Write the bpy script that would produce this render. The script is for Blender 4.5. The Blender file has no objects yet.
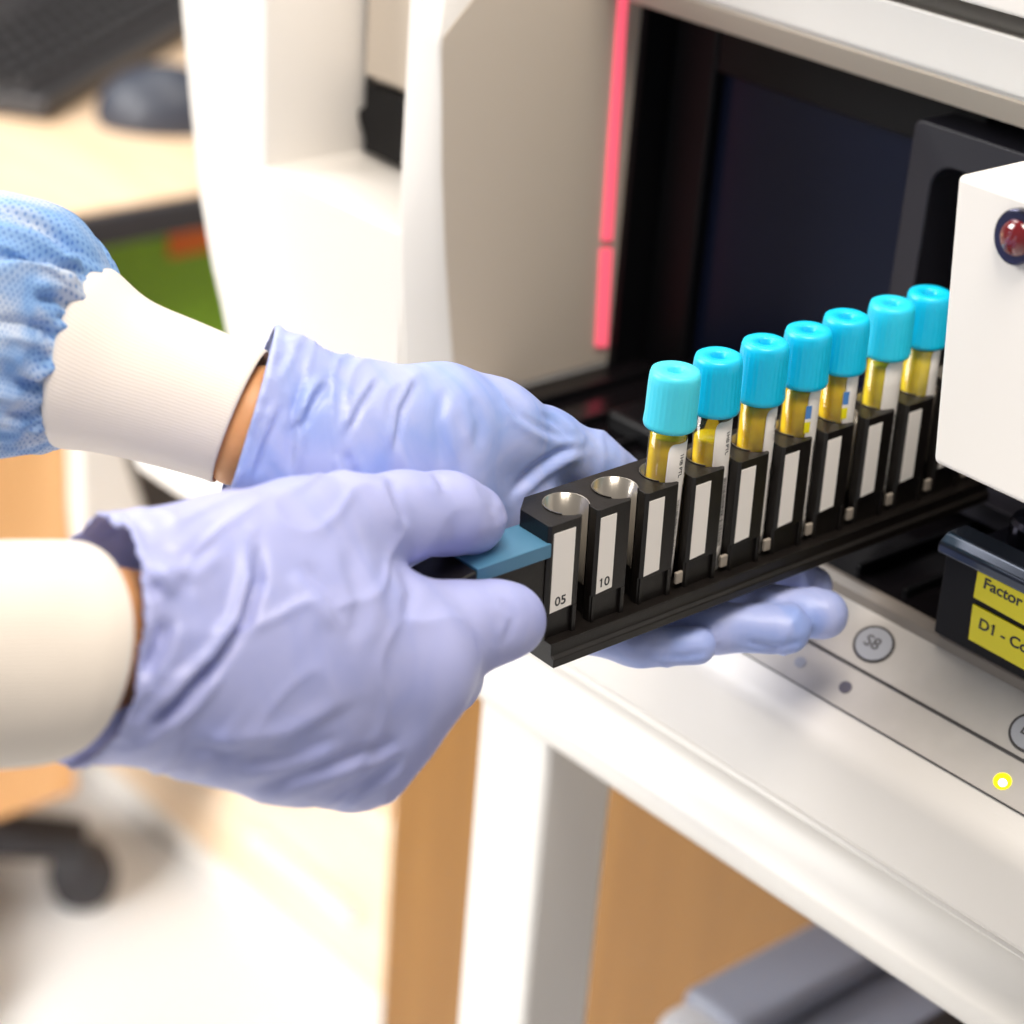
import bpy, bmesh, math, random
import numpy as np
from math import radians, sin, cos, pi
from mathutils import Vector, Matrix, noise
random.seed(7)
col = bpy.context.scene.collection
scene = bpy.context.scene

# ---------------------------------------------------------------- camera frame
F = 2200.0
PT, TH, RO = radians(26), radians(47.3), radians(4.5)
rh = np.array([cos(TH), sin(TH), 0]); fh = np.array([-sin(TH), cos(TH), 0]); Zu = np.array([0, 0, 1.0])
cd = cos(PT)*fh - sin(PT)*Zu; cu0 = sin(PT)*fh + cos(PT)*Zu
cR = cos(RO)*rh + sin(RO)*cu0; cU = cos(RO)*cu0 - sin(RO)*rh
def ray(x, y): return cd + cR*(x-512)/F - cU*(y-512)/F
CAM = np.array([0, 0, 1.0]) - ray(566, 504)*.72
def at(x, y, z): return Vector(CAM + ray(x, y)*z)                    # a point at a depth
def onX(x, y, v): q = ray(x, y); return Vector(CAM + q*(v-CAM[0])/q[0])
def onY(x, y, v): q = ray(x, y); return Vector(CAM + q*(v-CAM[1])/q[1])
def onZ(x, y, v): q = ray(x, y); return Vector(CAM + q*(v-CAM[2])/q[2])
def px(V):
    v = np.asarray(V)-CAM; z = v@cd
    return 512+F*(v@cR)/z, 512-F*(v@cU)/z, z

# ---------------------------------------------------------------- materials
def mat(name, color, rough=.5, metal=0, bump=0, bscale=200, spec=.5, trans=0, sss=0, var=0, emit=None, estr=0, coat=0, alpha=1, sheen=0, sssr=(1,.5,.3)):
    m = bpy.data.materials.new(name); m.use_nodes = True
    nt = m.node_tree; N = nt.nodes; L = nt.links; b = N['Principled BSDF']
    b.inputs['Base Color'].default_value = (*color, 1)
    b.inputs['Roughness'].default_value = rough
    b.inputs['Metallic'].default_value = metal
    b.inputs['Specular IOR Level'].default_value = spec
    b.inputs['Transmission Weight'].default_value = trans
    b.inputs['Coat Weight'].default_value = coat
    b.inputs['Alpha'].default_value = alpha
    b.inputs['Sheen Weight'].default_value = sheen
    if sss:
        b.inputs['Subsurface Weight'].default_value = sss
        b.inputs['Subsurface Radius'].default_value = sssr
        b.inputs['Subsurface Scale'].default_value = .004
    if emit:
        b.inputs['Emission Color'].default_value = (*emit, 1); b.inputs['Emission Strength'].default_value = estr
    tc = N.new('ShaderNodeTexCoord')
    if var:
        n = N.new('ShaderNodeTexNoise'); n.inputs['Scale'].default_value = bscale*.15; n.inputs['Detail'].default_value = 3
        L.new(tc.outputs['Object'], n.inputs['Vector'])
        r = N.new('ShaderNodeValToRGB')
        r.color_ramp.elements[0].position = .3; r.color_ramp.elements[1].position = .7
        r.color_ramp.elements[0].color = (*[c*(1-var) for c in color], 1); r.color_ramp.elements[1].color = (*[min(1, c*(1+var)) for c in color], 1)
        L.new(n.outputs['Fac'], r.inputs['Fac']); L.new(r.outputs['Color'], b.inputs['Base Color'])
    if bump:
        n = N.new('ShaderNodeTexNoise'); n.inputs['Scale'].default_value = bscale; n.inputs['Detail'].default_value = 4
        L.new(tc.outputs['Object'], n.inputs['Vector'])
        bm_ = N.new('ShaderNodeBump'); bm_.inputs['Strength'].default_value = bump; bm_.inputs['Distance'].default_value = .0006
        L.new(n.outputs['Fac'], bm_.inputs['Height']); L.new(bm_.outputs['Normal'], b.inputs['Normal'])
    return m
def wood(name, c1, c2, scale=6, axis='z'):
    m = mat(name, c1, .45); nt = m.node_tree; N = nt.nodes; L = nt.links
    tc = N.new('ShaderNodeTexCoord'); mp = N.new('ShaderNodeMapping')
    mp.inputs['Scale'].default_value = {'z': (scale*4, scale*4, scale*.35), 'y': (scale*4, scale*.35, scale*4), 'x': (scale*.35, scale*4, scale*4)}[axis]
    n = N.new('ShaderNodeTexNoise'); n.inputs['Scale'].default_value = 1.5; n.inputs['Detail'].default_value = 6; n.inputs['Distortion'].default_value = 1.2
    r = N.new('ShaderNodeValToRGB'); r.color_ramp.elements[0].color = (*c1, 1); r.color_ramp.elements[1].color = (*c2, 1)
    r.color_ramp.elements[0].position = .35; r.color_ramp.elements[1].position = .65
    L.new(tc.outputs['Object'], mp.inputs['Vector']); L.new(mp.outputs[0], n.inputs['Vector'])
    L.new(n.outputs['Fac'], r.inputs['Fac']); L.new(r.outputs[0], N['Principled BSDF'].inputs['Base Color'])
    return m
M = {}
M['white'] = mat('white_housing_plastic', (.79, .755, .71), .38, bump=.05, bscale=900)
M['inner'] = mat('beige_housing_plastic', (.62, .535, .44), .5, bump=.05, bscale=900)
M['panel'] = mat('grey_control_foil', (.56, .525, .49), .3, bump=.04, bscale=700, var=.03)
M['lip'] = mat('grey_brown_edging', (.22, .19, .165), .4)
M['seam'] = mat('dark_seam', (.05, .045, .045), .6)
M['black'] = mat('black_cavity_plastic', (.004, .004, .005), .45, bump=.05, spec=.2)
M['tray'] = mat('glossy_black_tray', (.006, .005, .006), .2, bump=.1, bscale=60, spec=.25)
M['glass'] = mat('smoked_door_glass', (.007, .010, .028), .30, spec=.2)  # slight blue in the base colour stands in for a reflection
M['frame'] = mat('dark_grey_door_frame', (.020, .019, .026), .4, spec=.3)
M['rack'] = mat('black_rack_plastic', (.0075, .0058, .005), .36, bump=.12, bscale=1500, var=.25, spec=.4)
M['bore'] = mat('polished_bore_liner', (.34, .31, .27), .2, metal=.6)
M['teal'] = mat('blue_handle_plastic', (.07, .20, .32), .42, bump=.05, bscale=1200)
M['paper'] = mat('white_label_paper', (.86, .81, .755), .6)
M['ink'] = mat('black_print', (.03, .03, .03), .6)
M['cap'] = mat('cyan_cap_rubber', (.002, .50, .76), .36, sss=.2, sssr=(.3, .8, 1), bump=.03, bscale=900)
M['capl'] = mat('light_cyan_cap_rubber', (.07, .66, .80), .42, sss=.25, sssr=(.3, .8, 1), bump=.03, bscale=900)
M['capm'] = mat('mid_cyan_cap_rubber', (.015, .56, .78), .4, sss=.22, sssr=(.3, .8, 1), bump=.03, bscale=900)
M['plasma'] = mat('yellow_plasma', (1, .66, .001), .2, sss=.1, sssr=(1, .7, .1), var=.12, bscale=2200)
M['plasmal'] = mat('pale_yellow_plasma', (.92, .72, .02), .15, sss=.15, sssr=(1, .7, .1), var=.1, bscale=2200)
M['skin'] = mat('warm_skin', (.72, .35, .15), .5, sss=.25, bump=.15, bscale=900, var=.06)
M['wood_lit'] = wood('bright_lit_laminate', (.86, .65, .45), (.92, .74, .56), 5, 'x')  # same wood as the cabinet, paled: bright light put into its colour
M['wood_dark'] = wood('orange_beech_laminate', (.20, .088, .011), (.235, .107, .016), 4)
M['wood_desk'] = wood('honey_maple_laminate', (.82, .58, .37), (.88, .66, .46), 5, 'x')
M['wood_mid'] = wood('tan_laminate', (.72, .40, .17), (.78, .46, .21), 4)
M['edge'] = mat('dark_desk_edging', (.03, .028, .032), .5)
M['floor'] = mat('white_vinyl_floor', (.80, .80, .80), .35, bump=.05, bscale=20, var=.03)
M['wall'] = mat('pale_wall_paint', (.75, .74, .72), .7, bump=.1, bscale=150)
M['steel'] = mat('white_powder_coated_steel', (.82, .79, .745), .35, bump=.03, bscale=800)
M['green'] = mat('green_bin_plastic', (.17, .34, .010), .45, bump=.05)
M['orange'] = mat('orange_bin_label', (.62, .13, .005), .5)
M['keyb'] = mat('black_keyboard_plastic', (.02, .018, .02), .4)
M['mouse'] = mat('slate_mouse_plastic', (.030, .036, .055), .42)
M['lilac'] = mat('grey_lilac_plastic', (.30, .33, .43), .35)
M['lilacl'] = mat('pale_grey_plastic', (.62, .64, .70), .35)
M['rail'] = mat('glossy_navy_rail', (.05, .06, .085), .12, metal=.6)
M['box'] = mat('black_satin_box', (.004, .004, .008), .5, bump=.05, spec=.15)
M['yellow'] = mat('yellow_sticker', (.90, .78, .0), .45)
M['redlens'] = mat('red_lens', (.13, .002, .005), .08, coat=1)
M['chrome'] = mat('dark_chrome_ring', (.06, .06, .09), .15, metal=.9)
M['button'] = mat('silver_grey_button', (.42, .43, .47), .3)
M['led_on'] = mat('lit_yellow_lamp', (.9, .8, 0), .3, emit=(1, .86, .0), estr=.9)
M['led_core'] = mat('lit_lamp_core', (1, 1, .9), .3, emit=(1, 1, .9), estr=3)
M['led_off'] = mat('unlit_lamp', (.12, .11, .14), .3)
M['led_dim'] = mat('pale_unlit_lamp', (.40, .41, .47), .3)
M['red_strip'] = mat('red_lit_strip', (.9, .1, .15), .4, emit=(1, .13, .20), estr=.85)
M['bluetag'] = mat('blue_print', (.08, .25, .6), .5)
M['clip'] = mat('beige_clip', (.36, .31, .26), .4)
def film(name, tint, tfac):
    m = bpy.data.materials.new(name); m.use_nodes = True; nt = m.node_tree; N = nt.nodes; L = nt.links
    N.remove(N['Principled BSDF'])
    t = N.new('ShaderNodeBsdfTransparent'); t.inputs[0].default_value = (*tint, 1)
    g = N.new('ShaderNodeBsdfGlossy'); g.inputs['Roughness'].default_value = .06
    f = N.new('ShaderNodeFresnel'); f.inputs['IOR'].default_value = tfac
    x = N.new('ShaderNodeMixShader'); L.new(f.outputs[0], x.inputs[0]); L.new(t.outputs[0], x.inputs[1]); L.new(g.outputs[0], x.inputs[2])
    h = N.new('ShaderNodeBsdfDiffuse'); h.inputs[0].default_value = (.9, .93, .96, 1)
    y = N.new('ShaderNodeMixShader'); y.inputs[0].default_value = .012; L.new(x.outputs[0], y.inputs[1]); L.new(h.outputs[0], y.inputs[2])
    L.new(y.outputs[0], N['Material Output'].inputs['Surface'])
    return m
M['tube'] = film('clear_tube_plastic', (.97, .97, .97), 1.5)

def glove_mat(name, base, deep):
    m = mat(name, base, .42, sss=.12, sssr=(.5, .6, 1), spec=.45)
    nt = m.node_tree; N = nt.nodes; L = nt.links; b = N['Principled BSDF']
    tc = N.new('ShaderNodeTexCoord')
    mp = N.new('ShaderNodeMapping'); mp.inputs['Rotation'].default_value = (.3, .2, TH); mp.inputs['Scale'].default_value = (18, 60, 40)
    n = N.new('ShaderNodeTexNoise'); n.inputs['Scale'].default_value = 1; n.inputs['Detail'].default_value = 5; n.inputs['Distortion'].default_value = .8
    L.new(tc.outputs['Object'], mp.inputs[0]); L.new(mp.outputs[0], n.inputs['Vector'])
    r = N.new('ShaderNodeValToRGB'); r.color_ramp.elements[0].position = .28; r.color_ramp.elements[1].position = .58
    r.color_ramp.elements[0].color = (*deep, 1); r.color_ramp.elements[1].color = (*base, 1)
    L.new(n.outputs['Fac'], r.inputs[0]); L.new(r.outputs[0], b.inputs['Base Color'])
    bu = N.new('ShaderNodeBump'); bu.inputs['Strength'].default_value = .35; bu.inputs['Distance'].default_value = .0012
    L.new(n.outputs['Fac'], bu.inputs['Height'])
    n2 = N.new('ShaderNodeTexNoise'); n2.inputs['Scale'].default_value = 1400
    b2 = N.new('ShaderNodeBump'); b2.inputs['Strength'].default_value = .08; b2.inputs['Distance'].default_value = .0003
    L.new(tc.outputs['Object'], n2.inputs['Vector']); L.new(n2.outputs['Fac'], b2.inputs['Height']); L.new(bu.outputs[0], b2.inputs['Normal'])
    L.new(b2.outputs[0], b.inputs['Normal'])
    return m
M['glove'] = glove_mat('lavender_nitrile', (.40, .425, .73), (.345, .38, .71))
M['glove2'] = glove_mat('blue_lavender_nitrile', (.42, .475, .82), (.29, .39, .80))
def knit_mat():
    m = mat('cream_rib_knit', (.84, .755, .665), .85, sheen=.2); nt = m.node_tree; N = nt.nodes; L = nt.links
    tc = N.new('ShaderNodeTexCoord'); w = N.new('ShaderNodeTexWave'); w.bands_direction = 'Y'; w.inputs['Scale'].default_value = 300
    w.inputs['Distortion'].default_value = 1.5; w.inputs['Detail'].default_value = 2
    L.new(tc.outputs['UV'], w.inputs['Vector'])
    b = N.new('ShaderNodeBump'); b.inputs['Strength'].default_value = .25; b.inputs['Distance'].default_value = .0004
    L.new(w.outputs['Fac'], b.inputs['Height']); L.new(b.outputs[0], N['Principled BSDF'].inputs['Normal'])
    return m
M['knit'] = knit_mat()
def gown_mat():
    m = mat('blue_dotted_nonwoven', (.42, .56, .80), .6, sss=.1, sssr=(.5, .7, 1)); nt = m.node_tree; N = nt.nodes; L = nt.links; b = N['Principled BSDF']
    tc = N.new('ShaderNodeTexCoord')
    v = N.new('ShaderNodeTexVoronoi'); v.inputs['Scale'].default_value = 570; v.inputs['Randomness'].default_value = .15; v.voronoi_dimensions = '2D'
    rm = N.new('ShaderNodeMapping'); rm.inputs['Rotation'].default_value = (0, 0, .72); L.new(tc.outputs['UV'], rm.inputs[0]); L.new(rm.outputs[0], v.inputs['Vector'])
    r = N.new('ShaderNodeValToRGB'); r.color_ramp.elements[0].position = .16; r.color_ramp.elements[1].position = .34
    r.color_ramp.elements[0].color = (.20, .31, .55, 1); r.color_ramp.elements[1].color = (.50, .575, .71, 1)
    L.new(v.outputs['Distance'], r.inputs[0])
    n = N.new('ShaderNodeTexNoise'); n.inputs['Scale'].default_value = 30; n.inputs['Detail'].default_value = 2
    mp = N.new('ShaderNodeMapping'); mp.inputs['Scale'].default_value = (1, 2.2, 1); mp.inputs['Rotation'].default_value = (0, 0, .5); L.new(tc.outputs['UV'], mp.inputs[0]); L.new(mp.outputs[0], n.inputs['Vector'])
    r2 = N.new('ShaderNodeValToRGB'); r2.color_ramp.elements[0].position = .42; r2.color_ramp.elements[1].position = .6
    r2.color_ramp.elements[0].color = (.42, .66, .95, 1); r2.color_ramp.elements[1].color = (1, 1, 1, 1)  # darker blue bands painted in for the shade of folds
    L.new(n.outputs['Fac'], r2.inputs[0])
    x = N.new('ShaderNodeMix'); x.data_type = 'RGBA'; x.blend_type = 'MULTIPLY'; x.inputs[0].default_value = 1
    L.new(r.outputs[0], x.inputs[6]); L.new(r2.outputs[0], x.inputs[7]); L.new(x.outputs[2], b.inputs['Base Color'])
    bu = N.new('ShaderNodeBump'); bu.inputs['Strength'].default_value = .4; bu.inputs['Distance'].default_value = .0003
    L.new(v.outputs['Distance'], bu.inputs['Height']); L.new(bu.outputs[0], b.inputs['Normal'])
    return m
M['gown'] = gown_mat()

# ---------------------------------------------------------------- helpers
def link(name, me, m, parent=None, smooth=False, kind=None, label=None):
    o = bpy.data.objects.new(name, me); col.objects.link(o)
    if m: me.materials.append(M[m] if isinstance(m, str) else m)
    if parent: o.parent = parent
    if smooth:
        for p in me.polygons: p.use_smooth = True
    if kind: o['kind'] = kind
    if label: o['label'] = label
    return o
def obj(name, bm, m, parent=None, smooth=False, bevel=0, kind=None, label=None, auto=None):
    bmesh.ops.recalc_face_normals(bm, faces=bm.faces)
    me = bpy.data.meshes.new(name); bm.to_mesh(me); bm.free()
    o = link(name, me, m, parent, smooth or bool(bevel), kind, label)
    if bevel:
        md = o.modifiers.new('bevel', 'BEVEL'); md.width = bevel; md.segments = 3; md.limit_method = 'ANGLE'; md.angle_limit = radians(35); md.harden_normals = True
    return o
def empty(name, loc, label, cat, group=None, rot=(0, 0, 0)):
    o = bpy.data.objects.new(name, None); col.objects.link(o); o.location = loc; o.rotation_euler = rot
    o.empty_display_size = .02
    o['label'] = label; o['category'] = cat
    if group: o['group'] = group
    return o
def tag(o, label, cat, group=None):
    o['label'] = label; o['category'] = cat
    if group: o['group'] = group
def box(bm, a, b, off=(0, 0, 0)):
    x0, y0, z0 = a; x1, y1, z1 = b
    vs = [bm.verts.new((x-off[0], y-off[1], z-off[2])) for z in (z0, z1) for x, y in ((x0, y0), (x1, y0), (x1, y1), (x0, y1))]
    for f in ((3, 2, 1, 0), (4, 5, 6, 7), (0, 1, 5, 4), (1, 2, 6, 5), (2, 3, 7, 6), (3, 0, 4, 7)): bm.faces.new([vs[i] for i in f])
    return bm
def BX(*boxes, off=(0, 0, 0)):
    bm = bmesh.new()
    for a, b in boxes: box(bm, a, b, off)
    return bm
def prism(bm, pts, axis, a, b, off=(0, 0, 0)):
    """extrude a 2-D outline along an axis: axis x -> pts are (y,z); y -> (x,z); z -> (x,y)"""
    def P(u, v, w):
        p = {'x': (w, u, v), 'y': (u, w, v), 'z': (u, v, w)}[axis]
        return (p[0]-off[0], p[1]-off[1], p[2]-off[2])
    A = [bm.verts.new(P(u, v, a)) for u, v in pts]; B = [bm.verts.new(P(u, v, b)) for u, v in pts]
    bm.faces.new(A); bm.faces.new(B[::-1]); n = len(pts)
    for i in range(n): bm.faces.new((A[i], A[(i+1) % n], B[(i+1) % n], B[i]))
    return bm
def lathe(bm, prof, seg=40, c=(0, 0, 0), mod=None):
    rings = []
    for r, z in prof:
        ring = []
        for i in range(seg):
            a = 2*pi*i/seg; rr = r*(mod(a, r, z) if mod else 1)
            ring.append(bm.verts.new((c[0]+rr*cos(a), c[1]+rr*sin(a), c[2]+z)))
        rings.append(ring)
    for A, B in zip(rings, rings[1:]):
        for i in range(seg): bm.faces.new((A[i], A[(i+1) % seg], B[(i+1) % seg], B[i]))
    if prof[0][0] > 0: bm.faces.new(rings[0][::-1])
    if prof[-1][0] > 0: bm.faces.new(rings[-1])
    return bm
def disc_on(name, centre, nrm, up, rx, ry, h, m, parent, seg=40, bevel=0, kind=None, label=None):
    n = Vector(nrm).normalized(); u = Vector(up); u = (u-n*u.dot(n)).normalized(); r = u.cross(n)
    bm = bmesh.new()
    A = [bm.verts.new(Vector(centre)+r*rx*cos(2*pi*i/seg)+u*ry*sin(2*pi*i/seg)) for i in range(seg)]
    B = [bm.verts.new(v.co+n*h) for v in A]
    bm.faces.new(A[::-1]); bm.faces.new(B)
    for i in range(seg): bm.faces.new((A[i], A[(i+1) % seg], B[(i+1) % seg], B[i]))
    return obj(name, bm, m, parent, bevel=bevel, label=label)
def text(name, s, size, M4, m, parent, depth=.00004, sx=1, bold=.015):
    cu = bpy.data.curves.new(name, 'FONT'); cu.body = s; cu.size = size; cu.extrude = depth; cu.offset = bold*size; cu.align_x = 'LEFT'; cu.align_y = 'BOTTOM'
    t = bpy.data.objects.new(name, cu); col.objects.link(t)
    bpy.context.view_layer.update()
    me = bpy.data.meshes.new_from_object(t.evaluated_get(bpy.context.evaluated_depsgraph_get()))
    bpy.data.objects.remove(t); bpy.data.curves.remove(cu)
    if '1' in s:                                                    # give the numeral one its flag
        i = s.index('1'); cu = bpy.data.curves.new('g', 'FONT'); cu.body = s[:i+1]; cu.size = size; cu.offset = bold*size; cu.align_y = 'BOTTOM'
        g = bpy.data.objects.new('g', cu); col.objects.link(g); bpy.context.view_layer.update()
        m2 = bpy.data.meshes.new_from_object(g.evaluated_get(bpy.context.evaluated_depsgraph_get()))
        xr = max(v.co.x for v in m2.vertices); yt = max(v.co.y for v in m2.vertices)
        bpy.data.objects.remove(g); bpy.data.curves.remove(cu); bpy.data.meshes.remove(m2)
        b2 = bmesh.new(); b2.from_mesh(me); w_ = .05*size
        q = [b2.verts.new((xr-w_+a*size, yt+b_*size, depth)) for a, b_ in ((.02, 0), (-.03, 0), (-.19, -.11), (-.19, -.19), (.02, -.08))]
        b2.faces.new(q[::-1]); b2.to_mesh(me); b2.free()
    me.transform(Matrix.Diagonal((sx, 1, 1, 1))); me.transform(M4)
    return link(name, me, m, parent)
def basis(o, x, y):
    x = Vector(x).normalized(); y = Vector(y); y = (y-x*y.dot(x)).normalized(); z = x.cross(y)
    return Matrix(((x.x, y.x, z.x, o[0]), (x.y, y.y, z.y, o[1]), (x.z, y.z, z.z, o[2]), (0, 0, 0, 1)))
def join(bm, o):                                                  # add mesh data to bmesh
    bm.from_mesh(o)

# ---- smooth organic surfaces
def seg_sdf(P, a, b, ra, rb):
    a = np.array(a); b = np.array(b); ba = b-a; t = np.clip(((P-a)@ba)/(ba@ba), 0, 1)
    return np.linalg.norm(P-a-t[..., None]*ba, axis=-1)-(ra+(rb-ra)*t)
def smin(a, b, k):
    h = np.clip(.5+.5*(b-a)/k, 0, 1)
    return b*(1-h)+a*h-k*h*(1-h)
def surface_nets(fn, lo, hi, h):
    n = [int(math.ceil((hi[i]-lo[i])/h))+1 for i in range(3)]
    ax = [lo[i]+h*np.arange(n[i]) for i in range(3)]
    G = np.stack(np.meshgrid(*ax, indexing='ij'), -1)
    D = fn(G)
    S = D < 0
    nx, ny, nz = [k-1 for k in n]
    acc = np.zeros((nx, ny, nz, 3)); cnt = np.zeros((nx, ny, nz))
    cor = [(i, j, k) for i in (0, 1) for j in (0, 1) for k in (0, 1)]
    for c in cor:
        for axs in range(3):
            if c[axs]: continue
            c2 = list(c); c2[axs] = 1
            sl = tuple(slice(c[q], c[q]+(nx, ny, nz)[q]) for q in range(3)); sl2 = tuple(slice(c2[q], c2[q]+(nx, ny, nz)[q]) for q in range(3))
            d1 = D[sl]; d2 = D[sl2]; cr = S[sl] != S[sl2]
            t = np.where(cr, d1/(d1-d2+1e-20), 0)
            p = np.zeros((nx, ny, nz, 3)); p += np.array(c, float); p[..., axs] = t
            acc += np.where(cr[..., None], p, 0); cnt += cr
    act = cnt > 0
    idx = -np.ones((nx, ny, nz), int); idx[act] = np.arange(act.sum())
    I = np.argwhere(act)
    V = (I+acc[act]/cnt[act][:, None])*h+np.array(lo)
    faces = []
    for axs in range(3):
        s1 = [slice(1, -1)]*3; s1[axs] = slice(0, -1)
        s2 = [slice(1, -1)]*3; s2[axs] = slice(1, None)
        A = S[tuple(s1)]; B = S[tuple(s2)]
        w = np.argwhere(A != B); off = np.ones(3, int); off[axs] = 0; w = w+off
        flip = A[tuple((w-off).T)]
        u, v = [(1, 2), (2, 0), (0, 1)][axs]
        e = np.eye(3, dtype=int)
        q = np.stack([idx[tuple((w-e[u]-e[v]).T)], idx[tuple((w-e[v]).T)], idx[tuple(w.T)], idx[tuple((w-e[u]).T)]], 1)
        q[~flip] = q[~flip][:, ::-1]
        faces.append(q)
    return V, np.concatenate(faces)
def vnormals(V, Fc):
    n = np.cross(V[Fc[:, 2]]-V[Fc[:, 0]], V[Fc[:, 3]]-V[Fc[:, 1]])
    N = np.zeros_like(V)
    for i in range(4): np.add.at(N, Fc[:, i], n)
    return N/(np.linalg.norm(N, axis=1, keepdims=True)+1e-12)
def smooth_mesh(V, Fc, it):
    for _ in range(it):
        A = np.zeros_like(V); c = np.zeros(len(V))
        for i in range(4):
            for j in (1, 3):
                np.add.at(A, Fc[:, i], V[Fc[:, (i+j) % 4]]); np.add.at(c, Fc[:, i], 1)
        V = V*.4+.6*A/c[:, None]
    return V
def pxs(V):
    v = V-CAM; z = v@cd
    return np.stack([512+F*(v@cR)/z, 512-F*(v@cU)/z], 1)
def crease(V, N, pts, w, depth, ridge=.5, side=1):
    """a fold in the glove film: a groove with a raised lip beside it, tapering at its ends"""
    P = pxs(V); best = np.full(len(V), 1e9); sg = np.zeros(len(V)); tt = np.zeros(len(V)); n = len(pts)-1
    for i in range(n):
        a = np.array(pts[i], float); b = np.array(pts[i+1], float); ba = b-a
        t = np.clip(((P-a)@ba)/(ba@ba), 0, 1); q = P-a-t[:, None]*ba; dd = np.linalg.norm(q, axis=1)
        s = np.sign(ba[0]*q[:, 1]-ba[1]*q[:, 0]); m_ = dd < best
        best = np.where(m_, dd, best); sg = np.where(m_, s, sg); tt = np.where(m_, (i+t)/n, tt)
    face = np.clip(-(N@cd)*3, 0, 1); taper = np.clip(np.sin(pi*np.clip(tt, 0.02, .98))*1.6, 0, 1)
    x = best*sg*side/w
    prof = -np.exp(-x**2)+ridge*np.exp(-((x-1.9)/1.2)**2)
    return V+N*(depth*prof*face*taper)[:, None]
def wrinkle(V, N, amp, sc, seed, axis):
    """long fine folds running across the given direction"""
    a = np.array(axis, float); a /= np.linalg.norm(a)
    out = np.zeros(len(V)); 
    for i, v in enumerate(V):
        s = float(v@a); q = v-a*s
        p = Vector((q[0]*sc*.45+seed, q[1]*sc*.45, q[2]*sc*.45))+Vector(a*s*sc)
        w = noise.noise(p*.6)
        r = 1-abs(noise.noise(p+Vector((w, w, 0))*1.2))*3.2
        out[i] = max(r, 0)**2*.9+noise.noise(p*.35)*.9
    return V+N*(amp*out)[:, None]
def sdf_hand(parts, k):
    def fn(G):
        D = None
        for grp, kk in parts:
            d = None
            for (a, b, ra, rb) in grp:
                s = seg_sdf(G, a, b, ra, rb); d = s if d is None else smin(d, s, kk)
            D = d if D is None else smin(D, d, k)
        return D
    return fn
def chain(pts):
    """pts: (px, py, depth, radius)"""
    W = [(at(*p[:3]), p[3]) for p in pts]
    return [(tuple(a[0]), tuple(b[0]), a[1], b[1]) for a, b in zip(W, W[1:])]
def bounds(parts, pad):
    P = [(np.array(s[i]), s[i+2]) for g, _ in parts for s in g for i in (0, 1)]
    return np.min([p-r for p, r in P], 0)-pad, np.max([p+r for p, r in P], 0)+pad
def organic(name, V, Fc, m, parent, cut=None, solid=0, label=None):
    if cut is not None:
        o_, n_ = cut; s = (V-o_)@n_
        # pull the border ring onto the cutting plane for a clean rim
        keep = (s[Fc] > 0).any(1); Fc = Fc[keep]
        V = np.where((s < 0)[:, None] & np.isin(np.arange(len(V)), Fc.ravel())[:, None], V-s[:, None]*n_, V)
        used = np.unique(Fc); mp = -np.ones(len(V), int); mp[used] = np.arange(len(used)); V = V[used]; Fc = mp[Fc]
    me = bpy.data.meshes.new(name); me.from_pydata(V.tolist(), [], Fc.tolist()); me.validate(); me.update()
    o = link(name, me, m, parent, True, label=label)
    if solid:
        md = o.modifiers.new('thickness', 'SOLIDIFY'); md.thickness = solid; md.offset = -1
    return o
def loft(name, st, m, parent, seg=96, sub=8, disp=None, label=None, close=False, solid=0, world=None):
    """tube through stations (top px, bottom px, depth, flatness, tilt)"""
    S = []
    for (tx, ty, bx_, by, z, fl, tilt) in st:
        T = np.array(at(tx, ty, z)); B = np.array(at(bx_, by, z)); c = (T+B)/2; v1 = (T-B)/2
        S.append([c, v1, fl, tilt])
    C_ = [s[0] for s in S]; n = len(S); rings = []
    for i in range(n):
        ax = C_[min(i+1, n-1)]-C_[max(i-1, 0)]; ax /= np.linalg.norm(ax)
        c, v1, fl, tilt = S[i]; r = np.linalg.norm(v1)
        v2 = np.cross(ax, v1/r); v2 = v2/np.linalg.norm(v2)
        if v2@cd > 0: v2 = -v2                                      # towards the camera
        v2 = v2*r*fl+ax*tilt
        rings.append(np.concatenate([c, v1, v2]))
    R_ = np.array(rings); out = []
    for i in range(n-1):                                            # catmull-rom between stations
        p0, p1, p2, p3 = R_[max(i-1, 0)], R_[i], R_[i+1], R_[min(i+2, n-1)]
        for t in np.arange(sub)/sub:
            out.append(.5*((2*p1)+(-p0+p2)*t+(2*p0-5*p1+4*p2-p3)*t*t+(-p0+3*p1-3*p2+p3)*t**3))
    out.append(R_[-1]); out = np.array(out)
    bm = bmesh.new(); uv = bm.loops.layers.uv.new('uv'); grid = []; L = 0; Ls = []
    for j, q in enumerate(out):
        c, v1, v2 = q[:3], q[3:6], q[6:9]
        if j: L += np.linalg.norm(c-out[j-1][:3])
        Ls.append(L); ring = []
        for i in range(seg):
            a = 2*pi*i/seg; dirv = v1*cos(a)+v2*sin(a)
            k = 1+(disp(j/(len(out)-1), a) if disp else 0)
            ring.append(bm.verts.new(c+dirv*k))
        grid.append(ring)
    r0 = float(np.mean([np.linalg.norm(q[3:6]) for q in out[len(out)//2:]]))
    for j in range(len(grid)-1):
        for i in range(seg):
            f = bm.faces.new((grid[j][i], grid[j][(i+1) % seg], grid[j+1][(i+1) % seg], grid[j+1][i]))
            for lp, (jj, ii) in zip(f.loops, ((j, i), (j, i+1), (j+1, i+1), (j+1, i))): lp[uv].uv = (Ls[jj], 2*pi*r0*ii/seg)
    if close:
        bm.faces.new(grid[0][::-1]); bm.faces.new(grid[-1])
    o = obj(name, bm, m, parent, True, label=label)
    if solid:
        md = o.modifiers.new('thickness', 'SOLIDIFY'); md.thickness = solid; md.offset = -1
    return o

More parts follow.
